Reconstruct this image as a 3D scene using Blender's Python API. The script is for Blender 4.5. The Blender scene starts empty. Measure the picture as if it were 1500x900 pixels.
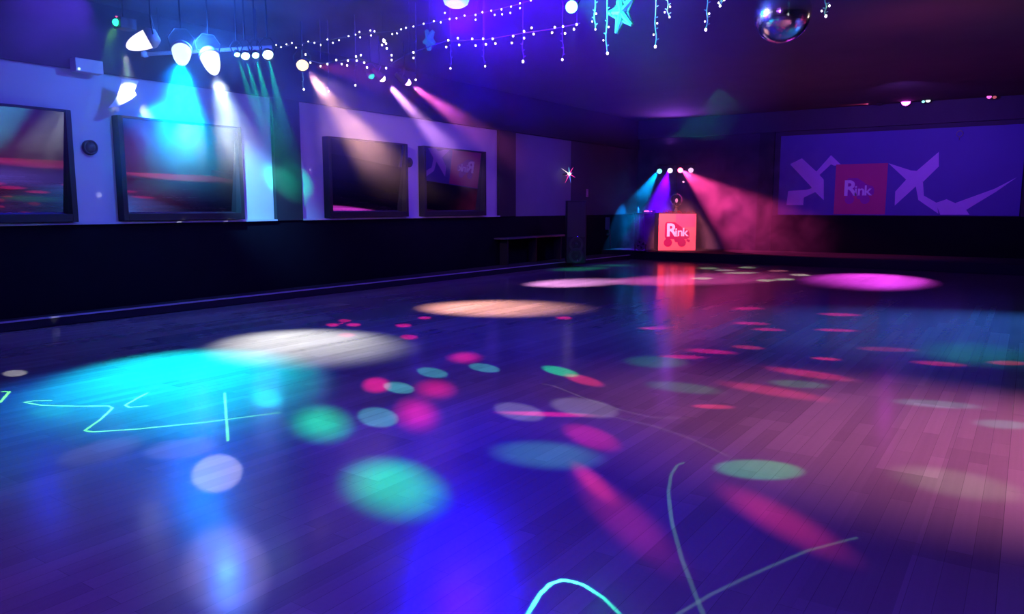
import bpy, bmesh, math, random
import numpy as np
from mathutils import Vector, Matrix, Euler
random.seed(7)
PI = math.pi
SC = bpy.context.scene
COL = SC.collection

# ------------------------------------------------------------------ camera
F, PITCH, YAW, EYE = 1110.0, math.radians(7.54), math.radians(34.2), 1.6
cam = bpy.data.cameras.new('camera'); cam.sensor_width = 36.0; cam.lens = F / 1500 * 36.0
cam.clip_start = 0.05; cam.clip_end = 200
co = bpy.data.objects.new('camera', cam); COL.objects.link(co)
co.location = (0, 0, EYE); co.rotation_euler = (PI / 2 - PITCH, 0, YAW)
SC.camera = co
RGT = Vector((math.cos(YAW), math.sin(YAW), 0))
FWD = Vector((-math.sin(YAW) * math.cos(PITCH), math.cos(YAW) * math.cos(PITCH), -math.sin(PITCH)))
UPV = RGT.cross(FWD)
CAM = Vector((0, 0, EYE))
def ray(x, y): return RGT * ((x - 750) / F) + UPV * ((450 - y) / F) + FWD
def on_z(x, y, z=0.0): d = ray(x, y); return CAM + d * ((z - EYE) / d.z)
def on_x(x, y, X): d = ray(x, y); return CAM + d * (X / d.x)
def on_y(x, y, Y): d = ray(x, y); return CAM + d * (Y / d.y)

# room: X across (left wall at -11.2), Y towards the back wall, Z up
LW, BW, RW, NW, CZ = -11.2, 24.0, 9.0, -6.0, 4.45
STAGE = 0.25

# ------------------------------------------------------------------ helpers
def mat(name, color, rough=0.6, metal=0.0, emit=None, strength=0.0, sample=None, spec=0.5, noise=0.0, nscale=8.0):
    m = bpy.data.materials.new(name); m.use_nodes = True
    nt = m.node_tree; b = nt.nodes['Principled BSDF']
    b.inputs['Base Color'].default_value = (*color, 1); b.inputs['Roughness'].default_value = rough
    b.inputs['Metallic'].default_value = metal; b.inputs['Specular IOR Level'].default_value = spec
    if emit: b.inputs['Emission Color'].default_value = (*emit, 1); b.inputs['Emission Strength'].default_value = strength
    if noise:
        n = nt.nodes.new('ShaderNodeTexNoise'); n.inputs['Scale'].default_value = nscale; n.inputs['Detail'].default_value = 4
        tc = nt.nodes.new('ShaderNodeTexCoord'); nt.links.new(tc.outputs['Object'], n.inputs['Vector'])
        r = nt.nodes.new('ShaderNodeMapRange'); r.inputs['To Min'].default_value = 1 - noise; r.inputs['To Max'].default_value = 1 + noise
        nt.links.new(n.outputs['Fac'], r.inputs['Value'])
        s = nt.nodes.new('ShaderNodeVectorMath'); s.operation = 'SCALE'; s.inputs[0].default_value = color
        nt.links.new(r.outputs[0], s.inputs['Scale']); nt.links.new(s.outputs[0], b.inputs['Base Color'])
    if sample: m.cycles.emission_sampling = sample
    return m

def bm_box(bm, x0, x1, y0, y1, z0, z1, rot=None):
    vs = [bm.verts.new(Vector(c)) for c in ((x0,y0,z0),(x1,y0,z0),(x1,y1,z0),(x0,y1,z0),(x0,y0,z1),(x1,y0,z1),(x1,y1,z1),(x0,y1,z1))]
    if rot is not None:
        for v in vs: v.co = rot @ v.co
    for f in ((3,2,1,0),(4,5,6,7),(0,1,5,4),(1,2,6,5),(2,3,7,6),(3,0,4,7)): bm.faces.new([vs[i] for i in f])
    return vs

def bm_tube(bm, pts, r, n=8, caps=True):
    pts = [Vector(p) for p in pts]; rings = []
    rr = r if isinstance(r, (list, tuple)) else [r] * len(pts)
    ref = None
    for i, p in enumerate(pts):
        d = (pts[min(i + 1, len(pts) - 1)] - pts[max(i - 1, 0)]).normalized()
        if ref is None:
            ref = d.orthogonal().normalized()
        else:
            ref = (ref - d * ref.dot(d)); ref = ref.normalized() if ref.length > 1e-6 else d.orthogonal().normalized()
        s = d.cross(ref)
        rings.append([bm.verts.new(p + (ref * math.cos(2*PI*k/n) + s * math.sin(2*PI*k/n)) * rr[i]) for k in range(n)])
    for a, b in zip(rings, rings[1:]):
        for k in range(n): bm.faces.new((a[k], a[(k+1) % n], b[(k+1) % n], b[k]))
    if caps:
        bm.faces.new(rings[0][::-1]); bm.faces.new(rings[-1])

def bm_lathe(bm, prof, n=24, M=None):
    """profile of (radius, z) turned about Z; M places it"""
    rings = []
    for r, z in prof:
        if r < 1e-6: rings.append([bm.verts.new((0, 0, z))])
        else: rings.append([bm.verts.new((r * math.cos(2*PI*k/n), r * math.sin(2*PI*k/n), z)) for k in range(n)])
    for a, b in zip(rings, rings[1:]):
        for k in range(n):
            q = [a[k % len(a)], a[(k+1) % len(a)], b[(k+1) % len(b)], b[k % len(b)]]
            u = []
            for v in q:
                if v not in u: u.append(v)
            if len(u) > 2: bm.faces.new(u)
    if M is not None:
        for ring in rings:
            for v in ring: v.co = M @ v.co

def bm_prism(bm, poly, place, depth):
    """2-D polygon extruded; place(x, y, d) gives the point"""
    a = [bm.verts.new(place(x, y, 0)) for x, y in poly]; b = [bm.verts.new(place(x, y, depth)) for x, y in poly]
    bm.faces.new(a[::-1]); bm.faces.new(b)
    n = len(poly)
    for i in range(n): bm.faces.new((a[i], a[(i+1) % n], b[(i+1) % n], b[i]))

def obj(name, bm, m, parent=None, smooth=False, bevel=0.0, loc=None):
    bmesh.ops.recalc_face_normals(bm, faces=bm.faces)
    me = bpy.data.meshes.new(name); bm.to_mesh(me); bm.free()
    for k in (m if isinstance(m, (list, tuple)) else [m]): me.materials.append(k)
    if smooth:
        for p in me.polygons: p.use_smooth = True
    o = bpy.data.objects.new(name, me); COL.objects.link(o)
    if loc is not None: o.location = loc
    if parent is not None: o.parent = parent
    if bevel:
        bv = o.modifiers.new('bevel', 'BEVEL'); bv.width = bevel; bv.segments = 2; bv.limit_method = 'ANGLE'
    return o

def tag(o, label, cat, group=None, kind=None):
    o['label'] = label; o['category'] = cat
    if group: o['group'] = group
    if kind: o['kind'] = kind
    return o
def thing(name, label, cat, loc=(0, 0, 0), rotz=0.0, group=None):
    o = bpy.data.objects.new(name, None); COL.objects.link(o); o.location = loc; o.rotation_euler = (0, 0, rotz)
    return tag(o, label, cat, group)
def struct(name, bm, m, parent=None, bevel=0.0, label=None):
    o = obj(name, bm, m, parent, bevel=bevel)
    if parent is None: o['kind'] = 'structure'
    if label: o['label'] = label
    return o
def box(x0, x1, y0, y1, z0, z1, rot=None):
    bm = bmesh.new(); bm_box(bm, x0, x1, y0, y1, z0, z1, rot); return bm
def aim(loc, target):
    """matrix whose -Z looks from loc to target"""
    q = (Vector(target) - Vector(loc)).to_track_quat('-Z', 'Y')
    return Matrix.Translation(Vector(loc)) @ q.to_matrix().to_4x4()

# ------------------------------------------------------------------ materials
M_black = mat('matte_black', (0.012, 0.012, 0.014), 0.6)
M_char = mat('charcoal', (0.03, 0.03, 0.034), 0.5)
M_metal = mat('grey_metal', (0.25, 0.25, 0.27), 0.35, 0.9)
M_chrome = mat('chrome', (0.8, 0.8, 0.82), 0.08, 1.0)
M_white = mat('white_wall_paint', (0.55, 0.54, 0.56), 0.7, noise=0.08, nscale=1.5)
M_dark = mat('dark_wainscot_paint', (0.004, 0.004, 0.009), 0.8, spec=0.1, noise=0.3, nscale=3)
M_navy = mat('dark_blue_paint', (0.05, 0.05, 0.075), 0.7, noise=0.15, nscale=2)
M_mid = mat('slate_paint', (0.17, 0.17, 0.21), 0.7, noise=0.1, nscale=2)
M_soffit = mat('dark_soffit_paint', (0.02, 0.019, 0.024), 0.8, noise=0.2, nscale=2)
M_ceil = mat('dark_ceiling_paint', (0.075, 0.062, 0.066), 0.85, noise=0.25, nscale=1.2)
M_carpet = mat('dark_carpet', (0.015, 0.014, 0.02), 0.9, noise=0.4, nscale=40)
M_trim = mat('kerb_edge_strip', (0.55, 0.55, 0.6), 0.35, 0.2)
M_wire = mat('green_lit_wire', (0.28, 0.85, 0.32), 0.5)  # green lamp's light tinted into the wire colour
M_cable = mat('dim_cable', (0.12, 0.12, 0.14), 0.5)
def glow(name, c, s, sample='NONE'): return mat(name, (0.02, 0.02, 0.02), 0.5, emit=c, strength=s, sample=sample)
M_bulb = glow('fairy_bulb', (1.0, 0.9, 1.0), 9.0)

def floor_material():
    m = bpy.data.materials.new('maple_floor'); m.use_nodes = True
    nt = m.node_tree; N = nt.nodes; L = nt.links; b = N['Principled BSDF']
    g = N.new('ShaderNodeNewGeometry')
    sx = N.new('ShaderNodeSeparateXYZ'); L.new(g.outputs['Position'], sx.inputs[0])
    cx = N.new('ShaderNodeCombineXYZ'); L.new(sx.outputs[1], cx.inputs[0]); L.new(sx.outputs[0], cx.inputs[1])
    def brick(w, h, a, c, mortar, msize):
        t = N.new('ShaderNodeTexBrick'); t.offset = 0.37; t.offset_frequency = 2
        t.inputs['Color1'].default_value = (*a, 1); t.inputs['Color2'].default_value = (*c, 1); t.inputs['Mortar'].default_value = (*mortar, 1)
        t.inputs['Scale'].default_value = 1.0; t.inputs['Mortar Size'].default_value = msize; t.inputs['Bias'].default_value = 0.0
        t.inputs['Brick Width'].default_value = w; t.inputs['Row Height'].default_value = h
        L.new(cx.outputs[0], t.inputs['Vector']); return t
    t1 = brick(1.5, 0.105, (0.30, 0.265, 0.24), (0.24, 0.21, 0.19), (0.17, 0.15, 0.135), 0.0012)
    t2 = brick(1.9, 0.34, (1.12, 1.12, 1.12), (0.84, 0.84, 0.84), (0.86, 0.86, 0.86), 0.002)
    mp = N.new('ShaderNodeMapping'); mp.inputs['Scale'].default_value = (0.5, 20, 1); L.new(cx.outputs[0], mp.inputs['Vector'])
    n1 = N.new('ShaderNodeTexNoise'); n1.inputs['Scale'].default_value = 1.6; n1.inputs['Detail'].default_value = 5; L.new(mp.outputs[0], n1.inputs['Vector'])
    r1 = N.new('ShaderNodeMapRange'); r1.inputs['To Min'].default_value = 0.92; r1.inputs['To Max'].default_value = 1.08; L.new(n1.outputs['Fac'], r1.inputs['Value'])
    mu = N.new('ShaderNodeVectorMath'); mu.operation = 'MULTIPLY'; L.new(t1.outputs[0], mu.inputs[0]); L.new(t2.outputs[0], mu.inputs[1])
    m2 = N.new('ShaderNodeVectorMath'); m2.operation = 'SCALE'; L.new(mu.outputs[0], m2.inputs[0]); L.new(r1.outputs[0], m2.inputs['Scale'])
    # skate scratches: thin dark wandering lines
    n2 = N.new('ShaderNodeTexNoise'); n2.inputs['Scale'].default_value = 2.2; n2.inputs['Detail'].default_value = 7; n2.inputs['Roughness'].default_value = 0.75; n2.inputs['Distortion'].default_value = 1.2
    L.new(g.outputs['Position'], n2.inputs['Vector'])
    s1 = N.new('ShaderNodeMath'); s1.operation = 'SUBTRACT'; s1.inputs[1].default_value = 0.5; L.new(n2.outputs['Fac'], s1.inputs[0])
    s2 = N.new('ShaderNodeMath'); s2.operation = 'ABSOLUTE'; L.new(s1.outputs[0], s2.inputs[0])
    s3 = N.new('ShaderNodeMapRange'); s3.inputs['From Max'].default_value = 0.004; s3.inputs['To Min'].default_value = 0.88; s3.inputs['To Max'].default_value = 1.0; L.new(s2.outputs[0], s3.inputs['Value'])
    m3 = N.new('ShaderNodeVectorMath'); m3.operation = 'SCALE'; L.new(m2.outputs[0], m3.inputs[0]); L.new(s3.outputs[0], m3.inputs['Scale'])
    L.new(m3.outputs[0], b.inputs['Base Color'])
    n3 = N.new('ShaderNodeTexNoise'); n3.inputs['Scale'].default_value = 9; n3.inputs['Detail'].default_value = 5; L.new(g.outputs['Position'], n3.inputs['Vector'])
    r3 = N.new('ShaderNodeMapRange'); r3.inputs['To Min'].default_value = 0.14; r3.inputs['To Max'].default_value = 0.22; L.new(n3.outputs['Fac'], r3.inputs['Value'])
    L.new(r3.outputs[0], b.inputs['Roughness'])
    b.inputs['Specular IOR Level'].default_value = 0.5
    bp = N.new('ShaderNodeBump'); bp.inputs['Strength'].default_value = 0.04; bp.inputs['Distance'].default_value = 0.01
    L.new(n3.outputs['Fac'], bp.inputs['Height']); L.new(bp.outputs[0], b.inputs['Normal'])
    return m

def pane_material():
    m = bpy.data.materials.new('dark_reflective_glass'); m.use_nodes = True
    nt = m.node_tree; nt.nodes.clear(); N = nt.nodes
    out = N.new('ShaderNodeOutputMaterial'); mix = N.new('ShaderNodeMixShader'); mix.inputs[0].default_value = 0.62
    d = N.new('ShaderNodeBsdfDiffuse'); d.inputs['Color'].default_value = (0.01, 0.01, 0.012, 1)
    gl = N.new('ShaderNodeBsdfGlossy'); gl.inputs['Roughness'].default_value = 0.015; gl.inputs['Color'].default_value = (0.9, 0.9, 0.95, 1)
    nt.links.new(d.outputs[0], mix.inputs[1]); nt.links.new(gl.outputs[0], mix.inputs[2]); nt.links.new(mix.outputs[0], out.inputs['Surface'])
    return m
M_pane = pane_material()

# ------------------------------------------------------------------ room shell
struct('floor', box(LW - 0.2, RW + 0.2, NW - 0.2, BW + 0.2, -0.1, 0), floor_material())
struct('ceiling', box(LW - 0.2, RW + 0.2, NW - 0.2, BW + 0.2, CZ, CZ + 0.1), M_ceil)
struct('wall_right', box(RW, RW + 0.2, NW, BW, 0, CZ), M_navy)
struct('wall_front', box(LW - 0.2, RW + 0.2, NW - 0.2, NW, 0, CZ), M_navy)
struct('wall_left', box(LW - 0.2, LW, NW, BW, 0, CZ), M_white)
struct('wall_back', box(LW - 0.2, RW + 0.2, BW, BW + 0.2, 0, CZ), M_navy)
WZ0, WZ1 = 1.35, 3.50
struct('trim_1', box(LW, LW + 0.05, NW, BW, 0, WZ0), M_dark, label='dark wainscot under the windows')
struct('trim_2', box(LW, LW + 0.10, NW, BW, WZ1, CZ), M_soffit, label='dark band above the pale wall')
struct('trim_3', box(LW, LW + 0.08, 8.9, 9.5, WZ0, WZ1), M_soffit, bevel=0.01, label='dark pillar between the window pairs')
struct('trim_4', box(LW, LW + 0.08, 15.8, 16.55, WZ0, WZ1), M_soffit, bevel=0.01, label='dark pillar past the fourth window')
struct('trim_5', box(LW, LW + 0.03, 16.55, 19.5, WZ0, WZ1), M_mid, label='slate blue wall panel')
struct('trim_6', box(LW, LW + 0.04, 19.5, BW, WZ0, WZ1), M_navy, label='dark wall panel by the stage')
struct('trim_7', box(LW, LW + 0.10, NW, 8.9, WZ0, WZ0 + 0.03), M_white, label='narrow pale ledge under the windows')
struct('trim_8', box(LW, LW + 0.10, 9.5, 15.8, WZ0, WZ0 + 0.03), M_white, label='narrow pale ledge under the far windows')
# raised kerb along the left side of the rink, slightly splayed to the wall
def kx(y): return -10.85 + 0.040 * (y - 4.25)
bm = bmesh.new()
bm_prism(bm, [(LW + 0.05, NW), (kx(NW), NW), (kx(21.45), 21.45), (LW + 0.05, 21.45)], lambda x, y, d: Vector((x, y, d)), 0.12)
struct('kerb', bm, M_carpet)
bm = bmesh.new()
bm_prism(bm, [(kx(NW) - 0.05, NW), (kx(NW) + 0.012, NW), (kx(21.45) + 0.012, 21.45), (kx(21.45) - 0.05, 21.45)], lambda x, y, d: Vector((x, y, 0.11 + d)), 0.018)
struct('trim_9', bm, M_trim, label='worn metal strip on the kerb edge')
# stage across the far end
struct('trim_10', box(LW + 0.05, RW, 21.45, BW, 0, STAGE), M_carpet, bevel=0.01, label='low dark stage across the far end')
# far wall: soffit, pillars, dark wainscot under the mural
struct('trim_11', box(LW + 0.1, RW, BW - 0.12, BW, 3.85, CZ), M_navy, label='dark header above the mural')
struct('trim_12', box(-7.05, -6.6, BW - 0.10, BW, STAGE, 3.85), M_black, label='dark pillar beside the mural')
struct('trim_13', box(-6.6, RW, BW - 0.06, BW, STAGE, 1.34), M_dark, label='dark wainscot under the mural')
struct('trim_14', box(-0.22, 0.25, BW - 0.10, BW, 1.34, 3.85), M_black, label='dark pillar at the end of the mural')

# ------------------------------------------------------------------ windows
def mirror_normal(px, py, X, hit):
    p = on_x(px, py, X); a = (CAM - p).normalized(); b = (Vector(hit) - p).normalized()
    return p, (a + b).normalized()
def window(n, y0, y1, tilt, yaw=0.0):
    z0, z1, d = WZ0 + 0.04, 2.92, 0.17
    a, bt, tp = 0.075, 0.11, 0.035
    bm = bmesh.new()
    bm_box(bm, LW, LW + d, y0, y0 + a, z0, z1); bm_box(bm, LW, LW + d, y1 - a, y1, z0, z1)
    bm_box(bm, LW, LW + d, y0 + a, y1 - a, z0, z0 + bt); bm_box(bm, LW, LW + d, y0 + a, y1 - a, z1 - tp, z1)
    fr = struct('window_%d' % n, bm, M_black, bevel=0.006)
    fr['label'] = ['black framed reflective window at the edge of the view', 'black framed window beside the pillar under the cyan beam',
                   'black framed window with a pink lit strip in its glass', 'black framed window at the far end of the pale wall'][n - 1]
    cy, cz = (y0 + y1) / 2, (z0 + bt + z1 - tp) / 2
    hy, hz = (y1 - y0) / 2 - a + 0.01, (z1 - tp - z0 - bt) / 2 + 0.01
    pn = struct('pane', box(-0.004, 0.004, -hy, hy, -hz, hz), M_pane, fr)
    pn.location = (LW + 0.085, cy, cz); pn.rotation_euler = (0, math.radians(tilt), math.radians(yaw))
    return pn
window(1, 3.20, 5.43, 4.8)
window(2, 6.08, 8.17, 4.3)
window(3, 10.08, 12.30, 5.0)
p4, n4 = mirror_normal(684, 240, LW + 0.085, (-4.2, BW, 2.25))
window(4, 12.82, 15.12, math.degrees(math.asin(-n4.z)), math.degrees(math.atan2(n4.y, n4.x)))

# ------------------------------------------------------------------ lettering
def text_mesh(ch, size, weight):
    cu = bpy.data.curves.new('t', 'FONT'); cu.body = ch; cu.size = size; cu.offset = weight; cu.extrude = 0.006
    o = bpy.data.objects.new('t', cu); COL.objects.link(o)
    dg = bpy.context.evaluated_depsgraph_get(); me = bpy.data.meshes.new_from_object(o.evaluated_get(dg))
    bpy.data.objects.remove(o); return me
def rink_letters(parent, m, place, cap, name='letter'):
    """place(u, v) -> matrix for a letter whose lower left corner sits at (u, v), in units of the big R's height"""
    for ch, u, sz, w in (('R', 0.0, 1.0, 0.030), ('i', 0.70, 0.66, 0.020), ('n', 0.90, 0.66, 0.020), ('k', 1.31, 0.66, 0.020)):
        me = text_mesh(ch, cap * sz / 0.70, cap * w * sz * 1.3); me.name = name
        me.materials.append(m)
        o = bpy.data.objects.new(name, me); COL.objects.link(o); o.parent = parent
        o.matrix_local = place(u * cap, 0)
def circle(cx, cy, r, n=20): return [(cx + r * math.cos(2*PI*k/n), cy + r * math.sin(2*PI*k/n)) for k in range(n)]
# roller skate outline in units of panel width, centre of the panel at 0,0
SKATE = [(-0.34, 0.24), (-0.30, 0.29), (-0.08, 0.29), (0.02, 0.22), (0.16, 0.12), (0.30, 0.07), (0.335, 0.0), (0.335, -0.13), (0.27, -0.17),
         (0.12, -0.17), (0.08, -0.26), (-0.05, -0.26), (-0.09, -0.17), (-0.31, -0.17), (-0.34, -0.10)]
WHEELS = [(-0.25, -0.27, 0.115), (0.13, -0.27, 0.115)]
STOP = [(0.27, -0.17), (0.36, -0.20), (0.33, -0.27), (0.25, -0.22)]

# ------------------------------------------------------------------ mural on the far wall
mur = thing('wall_mural', 'blue wall mural of violet shards round a red panel reading Rink', 'mural', ((-6.35 - 0.25) / 2, BW - 0.03, 2.52))
MX0, MX1, MZ0, MZ1, MY = -6.42, -0.25, 1.36, 3.72, BW - 0.03
def mloc(x, z): return Vector((x - mur.location.x, 0, z - mur.location.z))
M_mblue = mat('mural_blue', (0.10, 0.10, 0.42), 0.6, noise=0.1, nscale=1)
M_mvio = mat('mural_violet', (0.66, 0.52, 0.92), 0.6, noise=0.1, nscale=2)
M_mred = mat('mural_red', (0.62, 0.06, 0.22), 0.6, noise=0.06, nscale=2)
M_mpur = mat('mural_purple', (0.42, 0.04, 0.40), 0.6)
M_mwhite = mat('mural_white', (0.95, 0.90, 0.98), 0.6)
a, b = mloc(MX0, MZ0), mloc(MX1, MZ1)
obj('mural_board', box(a.x, b.x, -0.03, 0.028, a.z, b.z), M_mblue, mur)
def mpt(px, py):
    p = on_y(px, py, MY - 0.03); return (p.x - mur.location.x, p.z - mur.location.z)
SHARDS = [
    [(215,228),(280,195),(360,268),(400,312),(400,425),(350,378),(325,345)],
    [(360,268),(440,178),(500,235),(455,235),(440,228),(375,288)],
    [(205,375),(292,369),(290,410),(287,452),(195,452)],
    [(288,370),(320,365),(352,350),(357,379),(288,412)],
    [(755,222),(880,262),(925,265),(945,330),(905,350),(850,310)],
    [(910,265),(1032,160),(1032,240),(945,325)],
    [(855,310),(905,350),(790,455),(793,378)],
    [(905,345),(945,325),(950,400),(920,425)],
    [(918,423),(950,400),(1020,440),(1030,500)],
    [(1015,440),(1075,420),(1130,445),(1180,475),(1200,505),(1040,505)],
    [(1125,440),(1340,362),(1460,300),(1345,380),(1180,480),(1140,500)],
]
def clean(poly): return [mpt(1100 + q[0] / 3.75, 180 + q[1] / 3.75) for q in poly]
for k, poly in enumerate(SHARDS):
    bm = bmesh.new(); pl = clean(poly)
    bm_prism(bm, pl, lambda x, y, d: Vector((x, -0.030 - d, y)), 0.003 + 0.0008 * k)
    bmesh.ops.triangulate(bm, faces=[f for f in bm.faces if len(f.verts) > 4])
    obj('violet_shard', bm, M_mvio, mur)
r0, r1 = mpt(1221, 314), mpt(1301, 239)
logo = obj('logo_panel', box(r0[0], r1[0], -0.038, -0.030, r0[1], r1[1]), M_mred, mur)
rw = r1[0] - r0[0]; rcx, rcz = (r0[0] + r1[0]) / 2, (r0[1] + r1[1]) / 2 - 0.02
bm = bmesh.new()
bm_prism(bm, [(rcx + x * rw * 0.8, rcz + y * rw * 0.8 + 0.02) for x, y in SKATE], lambda x, y, d: Vector((x, -0.038 - d, y)), 0.004)
for cx, cy, r in WHEELS: bm_prism(bm, [(rcx + x * rw * 0.8, rcz + y * rw * 0.8 + 0.02) for x, y in circle(cx, cy, r)], lambda x, y, d: Vector((x, -0.038 - d, y)), 0.005)
obj('skate_emblem', bm, M_mpur, logo)
cap = rw * 0.31
def mplace(u, v): return Matrix.Translation(Vector((r0[0] + rw * 0.17 + u, -0.046, r0[1] + rw * 0.40 + v))) @ Matrix.Rotation(PI / 2, 4, 'X')
rink_letters(logo, M_mwhite, mplace, cap)
# small ring on the wall above the mural's middle
rp = on_y(1406, 196, BW - 0.07)
bm = bmesh.new()
bm_tube(bm, [(0.075 * math.cos(t * PI / 12), 0, 0.075 * math.sin(t * PI / 12)) for t in range(25)], 0.012, 8, False)
bm_tube(bm, [(0, 0, -0.08), (0, 0, -0.15)], 0.010)
bm_tube(bm, [(0, 0, -0.15), (0, 0.04, -0.15)], 0.010)
tag(obj('wall_ring', bm, M_metal, loc=rp, smooth=True), 'small pale ring fixed near the top edge of the blue mural', 'ring')

# ------------------------------------------------------------------ booth on the stage
bl, br_ = on_z(964, 367, STAGE), on_z(1018.5, 367, STAGE)
bw = (br_ - bl).length; bc = (bl + br_) / 2
brot = math.atan2((br_ - bl).y, (br_ - bl).x)
bh = bw * 1.005
booth = thing('dj_booth', 'red square DJ booth with a roller skate sign reading Rink on stage', 'DJ booth', bc, brot)
M_bred = mat('coral_panel', (0.85, 0.16, 0.17), 0.5, noise=0.05, nscale=2)
M_bpink = mat('rose_panel', (0.80, 0.10, 0.20), 0.5)
M_bmag = mat('magenta_ink', (0.22, 0.0, 0.08), 0.5)
M_bwhite = mat('white_ink', (0.92, 0.75, 0.85), 0.5)
obj('cabinet_body', box(-bw/2, bw/2, 0.012, 0.72, 0.0, bh - 0.03), M_char, booth, bevel=0.008)
pan = obj('sign_panel', box(-bw/2, bw/2, -0.008, 0.012, 0.0, bh - 0.005), M_bred, booth, bevel=0.004)
obj('paler_panel', box(-bw*0.05, bw*0.47, -0.010, -0.007, bh*0.62, bh*0.965), M_bpink, pan)
bm = bmesh.new()
P = lambda x, y, d: Vector((x, -0.011 - d, y))
s_ = bw * 0.98
bm_prism(bm, [(x * s_, bh * 0.47 + y * s_) for x, y in SKATE], P, 0.004)
for cx, cy, r in WHEELS: bm_prism(bm, [(x * s_, bh * 0.47 + y * s_) for x, y in circle(cx, cy, r)], P, 0.005)
bm_prism(bm, [(x * s_, bh * 0.47 + y * s_) for x, y in STOP], P, 0.004)
obj('skate_emblem', bm, M_bmag, pan)
def bplace(u, v): return Matrix.Translation(Vector((-bw * 0.30 + u, -0.020, bh * 0.385 + v))) @ Matrix.Rotation(PI / 2, 4, 'X')
rink_letters(pan, M_bwhite, bplace, bw * 0.33)
bm = bmesh.new(); bm_box(bm, -bw/2, bw/2, -0.02, 0.74, bh - 0.03, bh)
obj('booth_top', bm, M_char, booth, bevel=0.006)
# tinsel garland lying along the booth's top edge
bm = bmesh.new()
for k in range(90):
    x = random.uniform(-0.36, 0.44) * bw; z = bh + 0.004
    z2 = z - 0.05 if x > 0.05 * bw else z
    p0 = Vector((x, random.uniform(-0.005, 0.10), z)); d = Vector((random.uniform(-.05, .05), random.uniform(-.05, 0.0), random.uniform(0.0, .08)))
    bm_tube(bm, [p0, p0 + d * 0.6, p0 + d * 1.3], [0.005, 0.004, 0.002], 4)
tins = obj('tinsel_garland', bm, mat('dark_tinsel', (0.35, 0.03, 0.06), 0.35, 0.6))
tins.matrix_world = booth.matrix_basis.copy()
tag(tins, 'dark spiky tinsel garland lying on top of the red booth', 'garland')
# glass globe lamp on the booth
gp = Vector((0.02 * bw, 0.33, bh)); gpw = Matrix.Translation(bc) @ Matrix.Rotation(brot, 4, 'Z') @ gp
globe = thing('globe_lamp', 'clear glass globe lamp on a dark stand on the red booth', 'globe', gpw)
bm = bmesh.new(); bm_lathe(bm, [(0.0, 0.0), (0.15, 0.0), (0.15, 0.02), (0.06, 0.06), (0.05, 0.16), (0.09, 0.20), (0.0, 0.21)], 20)
obj('stand', bm, M_char, globe, smooth=True)
def glass(name, c=(0.9, 0.85, 0.95)):
    m = bpy.data.materials.new(name); m.use_nodes = True; N = m.node_tree.nodes; N.clear()
    out = N.new('ShaderNodeOutputMaterial'); mx = N.new('ShaderNodeMixShader'); t = N.new('ShaderNodeBsdfTransparent'); g = N.new('ShaderNodeBsdfGlossy')
    g.inputs['Roughness'].default_value = 0.05; lw = N.new('ShaderNodeLayerWeight'); lw.inputs['Blend'].default_value = 0.62
    t.inputs['Color'].default_value = (*c, 1)
    l = m.node_tree.links; l.new(lw.outputs['Facing'], mx.inputs[0]); l.new(t.outputs[0], mx.inputs[1]); l.new(g.outputs[0], mx.inputs[2]); l.new(mx.outputs[0], out.inputs['Surface'])
    return m
R_ = 0.20
bm = bmesh.new(); bm_lathe(bm, [(max(0, R_ * math.sin(PI * k / 16)), 0.39 - R_ * math.cos(PI * k / 16)) for k in range(17)], 24)
obj('glass_globe', bm, glass('globe_glass'), globe, smooth=True)
bm = bmesh.new(); bm_lathe(bm, [(0.0, 0.30), (0.03, 0.33), (0.045, 0.38), (0.03, 0.43), (0.0, 0.45)], 12)
obj('bulb', bm, glow('globe_bulb', (1.0, 0.25, 0.5), 1.2), globe, smooth=True)

# desk beside the booth, mixer on it, small floor light on stage
dA, dB = on_y(929, 364, 23.0), on_y(966, 364, 23.0)
desk = thing('side_desk', 'dark narrow desk standing on the stage beside the red booth', 'desk', Vector((dA.x, 23.0, STAGE)))
dl = dB.x - dA.x; dh = on_y(930, 312, 23.0).z - STAGE
obj('desk_top', box(-0.03, dl, -0.02, 0.55, dh - 0.05, dh), M_char, desk, bevel=0.005)
for lx in (0.0, dl - 0.12):
    for ly in (0.0, 0.42): obj('leg', box(lx, lx + 0.10, ly, ly + 0.10, 0, dh - 0.05), M_black, desk, bevel=0.004)
mx = thing('audio_mixer', 'small mixer with a pink display on the desk beside booth', 'mixer', Vector((dA.x + dl * 0.52, 23.2, STAGE + dh)))
obj('mixer_body', box(-0.24, 0.24, -0.15, 0.2, 0, 0.09), M_char, mx, bevel=0.01)
obj('display', box(-0.16, 0.02, -0.156, -0.149, 0.03, 0.075), glow('pink_display', (1.0, 0.12, 0.5), 2.0), mx)
obj('display', box(0.07, 0.12, -0.156, -0.149, 0.035, 0.065), bpy.data.materials['pink_display'], mx)
for k in range(5):
    bm = bmesh.new(); bm_lathe(bm, [(0, 0.115), (0.016, 0.115), (0.018, 0.09)], 10, Matrix.Translation((-0.18 + 0.09 * k, 0.05, 0)))
    obj('knob', bm, M_metal, mx)
sp = thing('bottle', 'small upright pale bottle at the end of the dark desk', 'bottle', Vector((dA.x + 0.06, 23.1, STAGE + dh)))
bm = bmesh.new(); bm_lathe(bm, [(0, 0), (0.035, 0), (0.037, 0.02), (0.037, 0.13), (0.015, 0.17), (0.015, 0.2)], 14); obj('bottle_body', bm, mat('pale_plastic', (0.6, 0.5, 0.7), 0.4), sp, smooth=True)
bm = bmesh.new(); bm_lathe(bm, [(0.017, 0.2), (0.017, 0.23), (0, 0.23)], 12); obj('cap', bm, M_char, sp)
fp = on_z(938, 368.5, STAGE)
fl = thing('floor_fan', 'small round dark fan on the stage at the foot of the desk', 'fan', fp)
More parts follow.
